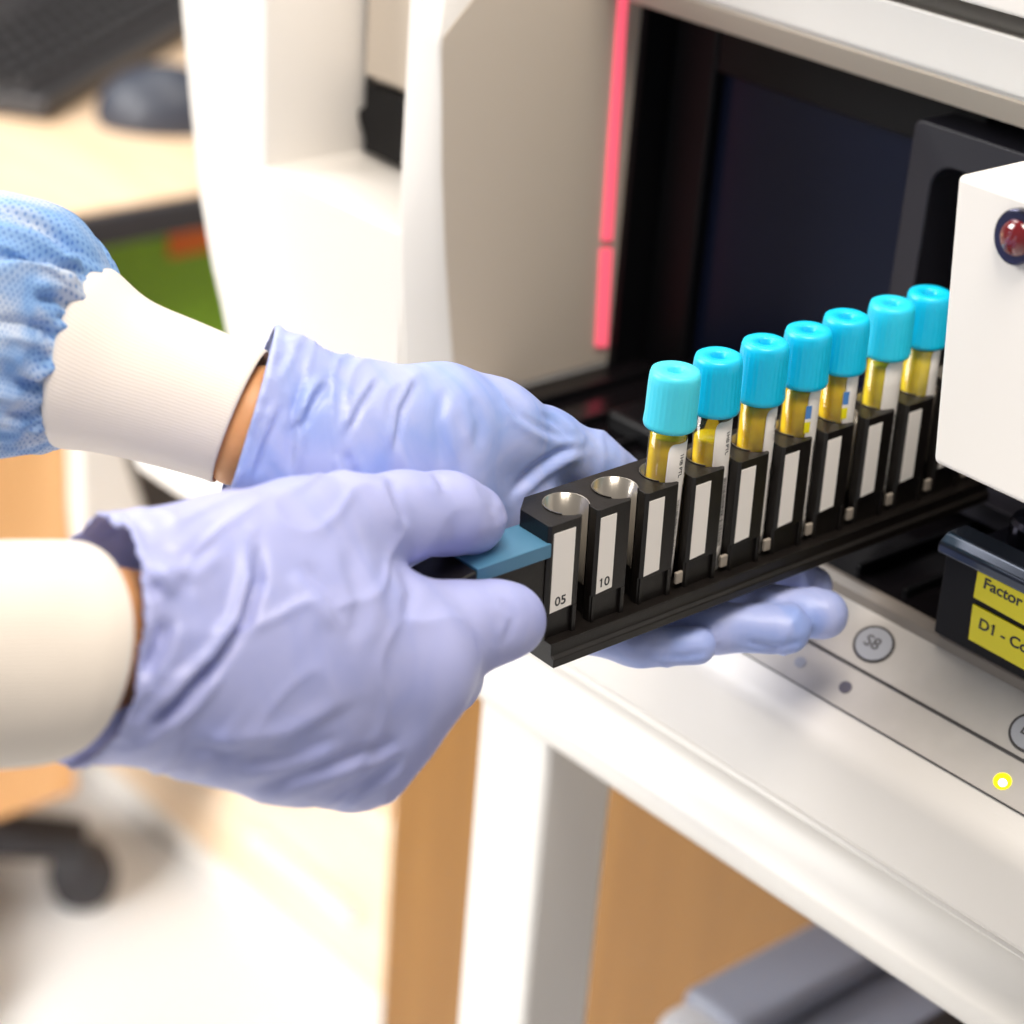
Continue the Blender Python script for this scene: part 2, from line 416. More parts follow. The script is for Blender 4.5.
# ================================================================ THE ROOM
obj('floor', BX(((-4, -3, -.05), (2.5, 3, 0))), 'floor', kind='structure')
obj('wall_back', BX(((-4, 2.4, 0), (2.5, 2.5, 2.7))), 'wall', kind='structure')
obj('wall_left', BX(((-4.1, -3, 0), (-4, 2.5, 2.7))), 'wall', kind='structure')

# ================================================================ ANALYSER
XW, YB, ZT = -.205, .218, .930
XE = .42                                                            # right end of the machine
an = empty('laboratory_analyzer', (0, .3, .851), 'large white laboratory analyser with dark open sample bay, standing on the white bench', 'analyser')
OFF = (0, .3, .851)
def apart(name, bm, m, bevel=0, parent=an, label=None):
    bmesh.ops.translate(bm, verts=bm.verts, vec=Vector((-OFF[0], -OFF[1], -OFF[2])))
    return obj(name, bm, m, parent, bevel=bevel, label=label)
# left housing with an alcove
c0 = [(-.365, .925), (-.3735, .943), (-.384, .9736), (-.393, 1.015), (-.402, 1.0655), (-.407, 1.12), (-.41, 1.26)]
outline = [(-.41, 1.26), (-.339, 1.26), (-.331, 1.004), (-.2272, 1.004), (-.2272, .851), (-.342, .851), (-.352, .89)]+c0[:-1]
apart('left_housing', prism(bmesh.new(), outline, 'y', .112, .55), 'white', .0015)
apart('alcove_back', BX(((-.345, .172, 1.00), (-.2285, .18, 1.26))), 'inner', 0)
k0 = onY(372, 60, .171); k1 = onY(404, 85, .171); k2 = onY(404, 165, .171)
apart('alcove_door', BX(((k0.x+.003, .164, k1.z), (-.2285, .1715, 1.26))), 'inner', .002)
apart('alcove_latch', prism(bmesh.new(), [(k0.x+.001, 1.020), (k0.x+.010, 1.0065), (-.2290, 1.006), (-.2290, k1.z-.001), (k0.x+.005, k1.z-.003), (k0.x+.005, 1.028), (k0.x, 1.025)], 'y', .163, .1715), 'black', .002)
apart('alcove_seam', BX(((k0.x-.002, .1685, 1.004), (k0.x+.0015, .1725, 1.26))), 'seam')
# pillar whose inner side wall is beige
EDGE = [(.1310, .851), (.1290, .905), (.1268, .932), (.1253, .9398), (.1234, .9496), (.1190, .976), (.1153, 1.0), (.1108, 1.038), (.1086, 1.0688), (.1068, 1.090), (.1072, 1.0945), (.1150, 1.1024), (.1218, 1.1085), (.150, 1.133), (.175, 1.16), (.185, 1.26)]
pb = bmesh.new(); pr_ = []
for yw_, z_ in EDGE:
    f_ = .112-.0057*min(1, max(0, (z_-.95)/.06)); c_ = max(.0004, min(.022, (yw_-f_)*.8)) if z_ > 1.09 else .0035
    q = [(-.2275, .55), (-.2275, f_+.003), (-.2262, f_+.0008), (-.2235, f_), (XW-.0006-c_, f_+(max(0, yw_-f_-.001)*.75 if z_ < 1.09 else 0)), (XW-.0006-c_*.3, yw_-(yw_-f_)*(.04 if z_ < 1.09 else .65)), (XW-.0006, yw_+.0004), (XW-.0006, .55)]
    pr_.append([pb.verts.new((x, y, z_)) for x, y in q])
pb.faces.new(pr_[0]); pb.faces.new(pr_[-1][::-1])
for A, B in zip(pr_, pr_[1:]):
    for i in range(8): pb.faces.new((A[i], A[(i+1) % 8], B[(i+1) % 8], B[i]))
apart('pillar', pb, 'white', .001)
pw = [(y+.0012, z) for y, z in EDGE if z > .93][:-1]+[(.186, 1.255), (YB+.002, 1.255), (YB+.002, .932)]
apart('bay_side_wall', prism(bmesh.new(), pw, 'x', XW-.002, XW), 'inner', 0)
# red light strip on the side wall near the door (two lengths with a small joint)
s = [onX(*q, XW) for q in ((629, 0), (618, 0), (601, 240), (611, 240), (595, 346), (606, 346))]
def strip(a, b, c, d, name):
    apart(name, prism(bmesh.new(), [(a.y, a.z), (b.y, b.z), (c.y, c.z), (d.y, d.z)], 'x', XW-.001, XW+.0012), 'red_strip', 0)
up = onX(632, -90, XW); up2 = onX(624, -90, XW)
strip(up, up2, s[2], s[3], 'red_light_strip')
strip(onX(611, 248, XW), onX(600, 248, XW), s[4], s[5], 'red_light_strip')
# lintel over the bay: points on the photo's lines at chosen depths
def LZ(q, y): return (y, onY(*q, y).z)
lint = [LZ((860, 74), .212), LZ((860, 51), .196), LZ((860, 47), .192), LZ((930, 12), .188), LZ((930, 8), .235), LZ((930, -12), .240), LZ((930, -8), .180), LZ((930, -120), .175), (.175, 1.26), (.40, 1.26), (.40, LZ((860, 74), .212)[1])]
lo2 = bmesh.new(); prism(lo2, lint, 'x', XW-.001, XE)
li = apart('lintel', lo2, 'white', .0015)
lb = [LZ((860, 73.5), .2115), LZ((860, 51.5), .1957)]
bm = bmesh.new(); prism(bm, [(lb[0][0], lb[0][1]), (lb[1][0], lb[1][1]), (lb[1][0]+.001, lb[1][1]+.001), (lb[0][0]+.001, lb[0][1]+.001)], 'x', XW, XE)
bmesh.ops.translate(bm, verts=bm.verts, vec=(0, -.0006, -.0006))
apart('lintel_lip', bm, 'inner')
# black cavity behind
apart('bay_back', BX(((XW, .262, ZT), (XE, .27, 1.2))), 'black')
apart('bay_roof', BX(((XW, .214, 1.0985), (XE, .262, 1.103))), 'black')
apart('bay_side_trim', BX(((XW-.001, YB, ZT), (XW+.004, .262, 1.1))), 'black')
g = onY(700, 57, .245)
apart('door_glass', BX(((-.178, .243, ZT+.006), (-.035, .247, 1.072))), 'glass', .002)
apart('door_surround', BX(((XW+.004, .236, ZT), (-.175, .262, 1.1)), ((-.175, .236, 1.0725), (-.03, .262, 1.1)), ((-.175, .236, ZT), (-.03, .262, ZT+.008))), 'black', .002)
# inner door frame with rounded corner
def rrect(x0, z0, x1, z1, r, n=8):
    P = []
    for cx, cz, a0 in ((x1-r, z1-r, 0), (x0+r, z1-r, 90), (x0+r, z0+r, 180), (x1-r, z0+r, 270)):
        for i in range(n+1): a = radians(a0+90*i/n); P.append((cx+r*cos(a), cz+r*sin(a)))
    return P
def ringframe(o1, o2, y0, y1):
    bm = bmesh.new(); n = len(o1)
    L = [[bm.verts.new((x, y, z)) for x, z in o] for o, y in ((o1, y0+.002), (o1, y1), (o2, y1), (o2, y0))]
    for A, B in ((L[0], L[1]), (L[1], L[2]), (L[2], L[3]), (L[3], L[0])):
        for i in range(n): bm.faces.new((A[i], A[(i+1) % n], B[(i+1) % n], B[i]))
    return bm
fx = onY(912, 118, .214)
apart('inner_door_frame', ringframe(rrect(fx.x, ZT+.01, .19, fx.z, .004), rrect(fx.x+.0135, ZT+.02, .175, fx.z-.014, .010), .214, .246), 'frame', .0012)
# tray with lanes
tr = bmesh.new(); box(tr, (XW, .150, .918), (XE, .262, ZT))
apart('sample_tray', tr, 'tray', .001)
for i in range(9):
    x = -.185+i*.0262
    if abs(x) < .02: x += .003
    apart('lane_rail', BX(((x, .156, ZT-.0005), (x+.0025, .235, ZT+.004))), 'black', .0006)
apart('tray_lip', prism(bmesh.new(), [(.1465, .9235), (.1465, .9285), (.1490, .9312), (.1515, .9312), (.1515, .9235)], 'x', XW, XE), 'lip', .0006)
apart('track_block', BX(((-.150, .165, ZT-.0005), (-.118, .200, ZT+.010))), 'black', .003)
# lower housing and control strip
slope = Vector((0, .150-.112, .927-.8925)).normalized(); pn = Vector((0, -slope.z, slope.y))
low = [(.150, .9235), (.1475, .925), (.112, .8925), (.1085, .887), (.108, .883), (.108, .855), (.112, .851), (.40, .851), (.40, .918), (.150, .918)]
apart('lower_housing', prism(bmesh.new(), low, 'x', XW-.0014, XE), 'white', .0015)
def onslope(x, y):                                                  # photo point on the control strip plane
    q = ray(x, y); p0 = np.array((0, .112, .8925)); n_ = np.array(pn); return Vector(CAM+q*(((p0-CAM)@n_)/(q@n_)))
def slab(yz0, yz1, x0, x1, h):
    a = Vector((0, *yz0)); b = Vector((0, *yz1)); n_ = pn*h
    return prism(bmesh.new(), [(a.y, a.z), (b.y, b.z), (b.y+n_.y, b.z+n_.z), (a.y+n_.y, a.z+n_.z)], 'x', x0, x1)
cpl = onslope(752, 658); cpu = onslope(930, 629)
apart('control_strip', slab((cpl.y, cpl.z), (.1478, .9248), XW, XE, .0005), 'panel')
for q in ((815, 645),):
    l1 = onslope(*q); apart('strip_seam', slab((l1.y-.0004, l1.z-.0004), (l1.y+.0004, l1.z+.0004), XW, XE, .0009), 'seam')
l1 = onslope(930, 640); apart('strip_seam', slab((l1.y-.0001, l1.z-.0001), (l1.y+.0002, l1.z+.0002), -.03, XE, .0008), 'seam')
apart('strip_seam', slab((cpl.y-.0002, cpl.z-.0002), (cpl.y+.0001, cpl.z+.0001), -.04, XE, .0008), 'seam')
def on_strip(v): return Vector(v)-Vector(OFF)
def button(q, rx, ry, s):
    c = onslope(*q)
    b = disc_on('button', on_strip(c), pn, (0, slope.y, slope.z), rx, ry, .0012, 'button', an, bevel=.0003, label='round silver button reading '+s)
    ring = bmesh.new(); n = 48; u = Vector((0, slope.y, slope.z)); r = Vector((1, 0, 0)); V = []
    for kx, hh in ((1.0, .0004), (1.13, .0004), (1.13, .0010), (1.0, .0010)):
        V.append([ring.verts.new(on_strip(c)+r*rx*kx*cos(2*pi*i/n)+u*ry*kx*sin(2*pi*i/n)+pn*hh) for i in range(n)])
    for A, B in zip(V, V[1:]+V[:1]):
        for i in range(n): ring.faces.new((A[i], A[(i+1) % n], B[(i+1) % n], B[i]))
    obj('button_ring', ring, 'seam', b)
    text('button_text', s, .0066, basis(on_strip(c)+r*(-.0040)-u*.0032+pn*.00125, (1, 0, 0), u), 'seam', b, .00003, 1.08, .004)
button((874.5, 645), .0076, .0066, 'S8')
button((1032, 734), .0076, .0066, 'E')
def lamp(q, r, m, lab):
    c = onslope(*q); return disc_on('indicator_lamp', on_strip(c)+pn*.0003, pn, (0, slope.y, slope.z), r*1.1, r, .0006, m, an, seg=28, bevel=.0001, label=lab)
lamp((846, 688), .0024, 'led_off', 'unlit dark grey indicator lamp')
lamp((801, 663), .0022, 'led_dim', 'unlit pale grey indicator lamp')
ld = lamp((1003, 782), .0031, 'led_on', 'lit yellow indicator lamp')
c = onslope(1003.5, 784); disc_on('lamp_core', on_strip(c)+pn*.0009, pn, (0, slope.y, slope.z), .0016, .0014, .0003, 'led_core', ld, seg=20)
# reader housing with red push lens at the right
bp = onY(957, 174, .10); bq = onY(932, 463, .10)
rx0 = (bp.x+bq.x)/2
prof = [(rx0+.0012, bq.z+.001), (rx0-.0035, bp.z-.001), (rx0-.0035+.16, bp.z-.001), (rx0+.16, bq.z+.001)]
rdr = prism(bmesh.new(), [(bq.x, bq.z), (bp.x, bp.z), (bp.x+.17, bp.z), (bq.x+.17, bq.z)], 'y', .10, .235)
apart('reader_housing', rdr, 'white', .0022)
lc = onY(1020, 236, .10); lcl = Vector(lc)-Vector(OFF)
e1 = disc_on('push_lens_ring', lcl+Vector((0, .001, 0)), (0, -1, 0), (0, 0, 1), .0080, .0090, .004, 'chrome', an, bevel=.0008)
dm = bmesh.new()
bmesh.ops.create_uvsphere(dm, u_segments=32, v_segments=16, radius=.0058)
for v in dm.verts: v.co = Vector((v.co.x, v.co.y*.5, v.co.z))+lcl+Vector((.0006, -.0028, 0))
obj('red_lens', dm, 'redlens', e1, True)

# ================================================================ REAGENT RACK
ra = onY(946, 544, .142); rb = onY(933, 632, .142)
RY = .142
rg = empty('reagent_rack', (.13, .2, rb.z), 'black reagent rack with two yellow stickers, in the bay at the right', 'reagent rack')
def rpart(name, bm, m, bevel=0, parent=rg, label=None):
    bmesh.ops.translate(bm, verts=bm.verts, vec=Vector((-.13, -.2, -rb.z))); return obj(name, bm, m, parent, bevel=bevel, label=label)
rpart('body', prism(bmesh.new(), [(rb.x, rb.z), (ra.x+.0005, ra.z-.002), (.30, ra.z-.002), (.30, rb.z)], 'y', RY, .235), 'box', .001)
rpart('rail', prism(bmesh.new(), [(RY-.003, ra.z-.003), (RY-.003, ra.z+.0015), (RY+.001, ra.z+.0045), (RY+.012, ra.z+.0045), (RY+.012, ra.z-.002)], 'x', ra.x-.0015, .30), 'rail', .0012)
for i in range(3):
    x = ra.x+.016+i*.03
    bm = bmesh.new(); lathe(bm, [(.0105, 0), (.0105, .008), (.0095, .010), (.006, .011), (.0055, .009)], 32, (x, RY+.032, ra.z-.002))
    rpart('vial_holder', bm, 'chrome')
def sticker(q0, q1, q2, q3, s, tq, size):
    a, b, c_, d = [onY(*q, RY-.0006) for q in (q0, q1, q2, q3)]
    bm = bmesh.new(); prism(bm, [(v.x, v.z) for v in (a, b, c_, d)], 'y', RY-.0007, RY+.0002)
    st_ = rpart('sticker', bm, 'yellow', label='yellow sticker reading '+s)
    t = onY(*tq, RY-.0008)-Vector((.13, .2, rb.z))
    text('sticker_text', s, size, basis(t, (1, 0, -.02), (0, 0, 1)), 'ink', st_, .00003, 1.12, .022)
sticker((973.5, 597), (979, 565), (1060, 608), (1056, 643), 'Factor D', (982, 590), .0058)
sticker((968.5, 639), (973, 604), (1056, 648), (1052, 685), 'D1 - Con', (977, 630), .0058)

# ================================================================ SAMPLE RACK
P_ = .02125; HR = .051
AX, YW = radians(2), radians(-2)
Rm = Matrix.Rotation(YW, 3, 'Z') @ Matrix.Rotation(AX, 3, 'X')
rack_loc = Vector((0, 0, 1))+Rm @ Vector((0, 0, -HR))
rk = empty('sample_rack', rack_loc, 'long black tube rack with white labels and blue handle, held by gloved hands', 'tube rack')
rk.rotation_euler = Rm.to_euler()
NS = 10
SL, SR = -.0005, .0057                                              # slot of each bore, seen from +X
def comb(xf, r, y0, y1, ch):
    """plan outline of the rack: scalloped bores open to +X through slots"""
    pts = [(-.0055, y0), (-.0115, y0+.0065), (-.0115, y1), (xf, y1)]
    for k in range(NS-1, -1, -1):
        yc = k*P_; a1 = math.asin(SR/r); a0 = 2*pi+math.asin(SL/r)
        pts += [(xf, yc+SR+ch), (xf-ch, yc+SR)]
        n = 22
        for i in range(n+1):
            a = a1+(a0-a1)*i/n; pts.append((r*cos(a), yc+r*sin(a)))
        pts += [(xf-ch, yc+SL), (xf, yc+SL-ch)]
    return pts+[(xf, y0+.001), (xf-.001, y0)]
bm = bmesh.new()
prism(bm, comb(.0098, .0079, -.0148, (NS-1)*P_+.0125, .0010), 'z', .0185, HR)
prism(bm, comb(.0087, .0079, -.0135, (NS-1)*P_+.0125, .0005), 'z', .0085, .0187)
obj('body', bm, 'rack', rk, bevel=.00035)
base = bmesh.new(); y1 = (NS-1)*P_+.0135
prism(base, [(-.0125, .0085), (-.0125, .004), (-.014, .003), (-.014, 0), (.0145, 0), (.0145, .0032), (.0130, .0042), (.0130, .0085)], 'y', -.0140, y1)
obj('base', base, 'rack', rk, bevel=.0004)
# rib on every post foot, bore liners, number labels
for k in range(NS):
    yc = k*P_-P_/2
    rib = bmesh.new()
    box(rib, (.0086, yc+.0075, .0085), (.0100, yc+.0092, .0187))
    box(rib, (.0086, yc-.0046 if k else yc-.0036, .0085), (.0094, yc-.0034 if k else yc-.0024, .0187))
    obj('post_rib', rib, 'rack', rk, bevel=.0002)
    ln = bmesh.new(); n = 26; a0 = radians(50); A = []; 
    for zz in (.020, HR+.0004):
        A.append([[ln.verts.new((rr*cos(a0+(2*pi-2*a0)*i/n), k*P_+rr*sin(a0+(2*pi-2*a0)*i/n), zz)) for i in range(n+1)] for rr in (.0079, .0075)])
    for i in range(n):
        ln.faces.new((A[0][1][i], A[0][1][i+1], A[1][1][i+1], A[1][1][i])); ln.faces.new((A[1][0][i], A[1][0][i+1], A[1][1][i+1], A[1][1][i]))
    obj('bore_liner', ln, 'bore', rk, True)
    w0, w1 = (yc-.0023, yc+.0068) if k == 0 else (yc-.0037, yc+.0032)
    lb = bmesh.new(); z0 = HR-.0325 if k == 0 else HR-.0315
    prism(lb, [(w0, z0), (w0, HR-.003), (w1, HR-.003), (w1, z0+.0006)], 'x', .0097, .00995)
    l_ = obj('number_label', lb, 'paper', rk, label='white strip label' + (' printed 05' if k == 0 else ' printed 10' if k == 1 else ''))
    if k < 2:
        text('label_text', ('05', '10')[k], .0047, basis((.01000, w0+(.0018 if k == 0 else .0008), z0+.0012), (0, 1, 0), (0, 0, 1)), 'ink', l_, .00002, 1.05)
    if k >= 2:
        cl = bmesh.new(); box(cl, (.0074, k*P_+.0024, .0105), (.0088, k*P_+.0056, .0150)); obj('spring_clip', cl, 'clip', rk, bevel=.0004)
# handle
hp = [(-.0145, .018), (-.0145, .041), (-.030, .0415), (-.0385, .0395), (-.052, .036), (-.054, .033), (-.054, .022), (-.051, .018)]
hb = bmesh.new(); prism(hb, hp, 'x', -.006, .0085)
obj('handle', hb, 'rack', rk, bevel=.0008, label='black handle grip')
hc = bmesh.new(); prism(hc, [(-.0136, .0395), (-.0136, .0448), (-.0440, .0448), (-.0440, .0395)], 'x', -.0068, .0098)
obj('handle_cover', hc, 'teal', rk, bevel=.0004, label='flat blue handle cover')
hd = bmesh.new(); prism(hd, [(-.0442, .028), (-.0442, .0445), (-.062, .0415), (-.0665, .037), (-.066, .028)], 'x', -.0075, .0105)
obj('handle_end', hd, 'rack', rk, bevel=.0012)

# ================================================================ TUBES
names = ['test tube of yellow plasma with pale cyan cap, nearest the handle of the rack',
         'test tube with bright cyan cap and air gap below it, second from the handle',
         'test tube of golden plasma with bright cyan cap, third from the handle',
         'test tube with cyan cap and blue and yellow printed label, fourth from the handle',
         'test tube with cyan cap and dark golden plasma, fifth from the handle',
         'test tube of yellow plasma with wide white label, sixth from the handle',
         'farthest test tube, pale plasma and cyan cap, right beside the white reader housing']
levels = [.0652, .0588, .0662, .0672, .0690, .0660, .0678]
ztop = [.0004, 0, .0002, 0, .0004, .0008, 0]
labrot = [0, -8, -58, -46, -40, -12, -62]
labtop = [.0645, .0668, .0660, .0690, .0700, .0688, .0690]
for t in range(7):
    k = t+2; loc = rack_loc+Rm @ Vector((0, k*P_+(.0006, .0012, .0006, .0009, -.0012, .0006, -.0002)[t]-(.0014 if t == 0 else 0), .006+ztop[t]))
    tb = empty('sample_tube', loc, names[t], 'test tube', 'blood sample tubes in the rack')
    lean = [(1.2, -1.0), (0, .4), (.3, -.3), (.4, .2), (0, -.2), (.6, .2), (0, -.4)][t]
    tb.rotation_euler = (Rm @ Matrix.Rotation(radians(lean[1]), 3, 'X') @ Matrix.Rotation(radians(lean[0]), 3, 'Y')).to_euler()
    z0 = -.006
    gl = bmesh.new()
    pr = [(.0008, 0), (.0035, .0008), (.0056, .0028), (.0065, .006), (.0065, .0765), (.0060, .0765), (.0060, .006)]
    lathe(gl, pr[:5], 48); obj('tube_wall', gl, 'tube', tb, True)
    pl = bmesh.new(); top = levels[t]+z0
    lathe(pl, [(.0006, .0008), (.0033, .0015), (.0052, .0033), (.0061, .0062), (.0061, top-.0003), (.0058, top)], 48)
    obj('plasma', pl, 'plasma' if t not in (5, 6) else 'plasmal', tb, True)
    cp = bmesh.new()
    rb_ = .0091 if t == 0 else .0088; cb_ = (.0022, .0022, .0034, .0022, .0020, .0018, .0018)[t]
    cap = [(.0067, .0652-cb_), (rb_-.0003, .0650-cb_), (rb_, .0660-cb_), (rb_-.0001, .0672-cb_), (rb_-.0003, .0690-cb_), (rb_-.0004, .0785), (rb_-.0006, .0812), (rb_-.0010, .0826), (.0069, .0831), (.0032, .0829), (.0027, .0824), (.0025, .0805), (.0016, .0790), (.0006, .0788)]
    def ribs(a, r, z, t=t):
        if .064 < z < .080 and r > .006: return 1+(.010 if t != 0 else .006)*sin(30*a)
        return 1
    lathe(cp, cap, 168, mod=ribs)
    cpo = obj('cap', cp, ('capl', 'cap', 'cap', 'cap', 'cap', 'capm', 'cap')[t], tb, True)
    # wrap label facing the slot
    lab = bmesh.new(); n = 22; c0_ = radians(3-labrot[t]*.35); hw = radians(42 if t != 5 else 50); rl = .00664
    uvz = [(.0020 if t else .0045)+.0, labtop[t]+z0]
    G = []
    for i in range(n+1):
        a = c0_-hw+2*hw*i/n; e = max(0, 1-i/5.0); tp = uvz[1]-.003*(1-math.sqrt(max(0, 1-e*e)))
        bt = uvz[0]+.0015*(i/n)
        G.append([lab.verts.new((rl*cos(a), rl*sin(a), bt+(tp-bt)*j/6)) for j in range(7)])
    for i in range(n):
        for j in range(6): lab.faces.new((G[i][j], G[i+1][j], G[i+1][j+1], G[i][j+1]))
    lo_ = obj('tube_label', lab, 'paper', tb, True)
    md = lo_.modifiers.new('thickness', 'SOLIDIFY'); md.thickness = .0001
    # print: letters running down the label and a bar code
    def wrap(me, ang0):
        for v in me.vertices:
            a = ang0+v.co.y/rl; rr = rl+.00006+v.co.z; s_ = v.co.x; v.co = (rr*cos(a), rr*sin(a), -s_+uvz[1]-.004)
    if t in (0, 1, 2):
        me = text('label_print', '1HB PTL', .0024, Matrix.Identity(4), 'ink', lo_, .00001)
        me.data.transform(Matrix.Translation((0, 0, 0))); wrap(me.data, c0_-.10)
    bc = bmesh.new(); random.seed(t)
    zz = uvz[1]-.022
    while zz > uvz[0]+.010:
        h_ = random.choice((.0002, .0003, .0005)); a1, a2 = c0_-.02, c0_+.33
        v = [[bc.verts.new(((rl+.00008)*cos(a1+(a2-a1)*i/4), (rl+.00008)*sin(a1+(a2-a1)*i/4), z)) for i in range(5)] for z in (zz, zz-h_)]
        for i in range(4): bc.faces.new((v[0][i], v[0][i+1], v[1][i+1], v[1][i]))
        zz -= h_+random.choice((.0003, .0005))
    obj('label_barcode', bc, 'ink', lo_)
    if t in (3, 4):
        for mm, za, zb in (('bluetag', .0625, .0575), ('paper', .0575, .0562), ('yellow', .0562, .0520)):
            q = bmesh.new(); v = [[q.verts.new(((rl+.0001)*cos(c0_-hw-.10+.34*i/5), (rl+.0001)*sin(c0_-hw-.10+.34*i/5), z+z0)) for i in range(6)] for z in (za, zb)]
            for i in range(5): q.faces.new((v[0][i], v[0][i+1], v[1][i+1], v[1][i]))
            obj('label_print', q, mm, lo_)

# ================================================================ BENCH
bn = empty('lab_bench', (0, .3, 0), 'white steel bench frame with rounded front rail and square leg, carrying the analyser', 'bench')
def bpart(name, bm, m, bevel=0):
    bmesh.ops.translate(bm, verts=bm.verts, vec=(0, -.3, 0)); return obj(name, bm, m, bn, bevel=bevel)
railp = [(.112, .8510), (.40, .8510), (.40, .835), (.160, .835), (.160, .800), (.1285, .7975), (.1235, .7985), (.1205, .8015), (.1185, .8065), (.1180, .813), (.1240, .819), (.1310, .825), (.1340, .832), (.1340, .8475), (.112, .8475)]
bpart('front_rail', prism(bmesh.new(), railp, 'x', -.455, .6), 'steel', .0025)
bpart('bench_top', BX(((-.455, .40, .835), (.6, .75, .8510))), 'steel', .003)
lg = [onY(476, 720, .1215), onY(452, 1024, .1215)]
bpart('leg', BX(((-.1705, .1225, 0), (-.1225, .166, .806))), 'steel', .004)
bpart('leg', BX(((.55, .1225, 0), (.598, .166, .836))), 'steel', .004)
bpart('leg', BX(((-.1705, .70, 0), (-.1225, .74, .836))), 'steel', .004)
bpart('leg', BX(((.55, .70, 0), (.598, .74, .836))), 'steel', .004)

# wooden cabinet under the bench (shaded) and pedestal paled as if lit
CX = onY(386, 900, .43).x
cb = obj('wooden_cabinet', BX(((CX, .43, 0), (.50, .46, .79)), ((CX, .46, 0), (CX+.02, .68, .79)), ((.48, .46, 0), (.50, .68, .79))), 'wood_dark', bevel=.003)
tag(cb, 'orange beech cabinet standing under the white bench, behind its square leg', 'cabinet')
pd = empty('drawer_pedestal', (-1.05, .75, 0), 'low wooden cabinet paled as if brightly lit on the white floor, below the hands, beside the orange cabinet', 'cabinet')
def ppart(name, bm, m, bevel=0, label=None, parent=pd):
    bmesh.ops.translate(bm, verts=bm.verts, vec=(1.05, -.75, 0)); return obj(name, bm, m, parent, bevel=bevel, label=label)
ppart('body', BX(((-1.33, .575, .03), (-.70, .98, .42))), 'wood_lit', .004)
ppart('plinth', BX(((-1.335, .566, 0), (-.70, .98, .032))), 'steel', .004)
dr = ppart('drawer', BX(((-1.325, .562, .040), (-.705, .576, .235))), 'wood_lit', .004)
ppart('drawer', BX(((-1.325, .562, .245), (-.705, .576, .415))), 'wood_lit', .004)
ppart('shade_patch', BX(((-1.17, .560, .375), (-1.075, .563, .415))), 'edge', .001, label='dark patch in place of a shadowed gap')  # dark slab laid on the front for the shade of a gap
ppart('handle', BX(((-.95, .548, .105), (-.79, .562, .118))), 'lilacl', .004, parent=dr, label='grey bar handle')

# ================================================================ DESK AT THE LEFT
dk = empty('desk', (-1.4, .6, 0), 'pale maple desk with dark edging holding keyboard and mouse, top left', 'desk')
def dpart(name, bm, m, bevel=0):
    bmesh.ops.translate(bm, verts=bm.verts, vec=(1.4, -.6, 0)); return obj(name, bm, m, dk, bevel=bevel)
dpart('desktop', BX(((-1.95, -.35, .728), (-.966, 1.9, .75))), 'wood_desk', .004)
dpart('edging', BX(((-.9655, -.35, .722), (-.950, 1.9, .748))), 'edge', .004)
dpart('side_panel', BX(((-1.0, .02, .215), (-.97, .380, .728))), 'wood_mid', .004)
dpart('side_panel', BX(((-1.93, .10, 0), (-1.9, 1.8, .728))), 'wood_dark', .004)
lgm = bmesh.new(); prism(lgm, [(.372, .7245), (.392, .7245), (.412, .56), (.455, .42), (.455, .34), (.385, .34), (.372, .5)], 'x', -.965, -.945)
dpart('bracket', lgm, 'steel', .004)
dpart('leg', BX(((-.99, 1.6, 0), (-.94, 1.66, .728))), 'steel', .004)
# keyboard
kc = onZ(70, 20, .75)
kb = empty('keyboard', (-1.385, .632, .75), 'black computer keyboard on the pale desk beside the mouse', 'keyboard', rot=(0, 0, radians(35)))
obj('keyboard_body', BX(((-.12, -.24, 0), (.085, .24, .022))), 'keyb', kb, bevel=.006)
key = bmesh.new(); prism(key, [(-.008, 0), (.008, 0), (.0065, .008), (-.0065, .008)], 'y', -.0075, .0075)
kproto = obj('keycap', key, 'keyb', kb, bevel=.001); kproto.location = (-.06, -.22, .0215)
for i in range(6):
    for j in range(16):
        if i == j == 0: continue
        c = kproto.copy(); col.objects.link(c); c.parent = kb; c.location = (-.06+i*.022, -.22+j*.028, .0215)
mn = empty('monitor_stand', (-1.80, .86, .75), 'black monitor stand base on the desk behind the keyboard, top left corner', 'monitor stand', rot=(0, 0, radians(35)))
obj('base_plate', BX(((-.07, -.30, 0), (.07, .30, .014))), 'keyb', mn, bevel=.005)
obj('neck', BX(((-.05, -.05, .014), (-.01, .05, .35))), 'keyb', mn, bevel=.005)
# mouse
ms = empty('computer_mouse', (-1.128, .572, .75), 'dark slate computer mouse on the pale desk, beside the keyboard', 'mouse', rot=(0, 0, radians(48)))
mb = bmesh.new(); bmesh.ops.create_uvsphere(mb, u_segments=40, v_segments=24, radius=1)
for v in mb.verts:
    z = v.co.z; v.co = Vector((v.co.x*.062, v.co.y*.036*(1-.12*v.co.x), max(z, -.2)*.046+.009))
obj('shell', mb, 'mouse', ms, True)
wl = bmesh.new(); lathe(wl, [(.006, -.003), (.007, -.0015), (.007, .0015), (.006, .003)], 24)
w = obj('scroll_wheel', wl, 'lilac', ms, True); w.rotation_euler = (pi/2, 0, 0); w.location = (.035, 0, .046)
# green bin under the desk
gb = empty('storage_bin', (-1.15, .66, .42), 'green plastic storage bin with an orange label, under the desk edge', 'bin')
bb = bmesh.new(); prism(bb, [(-.24, 0), (.10, 0), (.12, .300), (-.26, .300)], 'x', -.12, .12); obj('bin_body', bb, 'green', gb, bevel=.012)
obj('gap_shade_band', BX(((-.125, -.25, 0), (.125, .115, .085))), 'edge', gb, bevel=.004)  # dark band added round the bin foot for the shade under the desk
obj('label', BX(((.1195, -.150, .250), (.1225, -.085, .296))), 'orange', gb, bevel=.004, label='orange label')

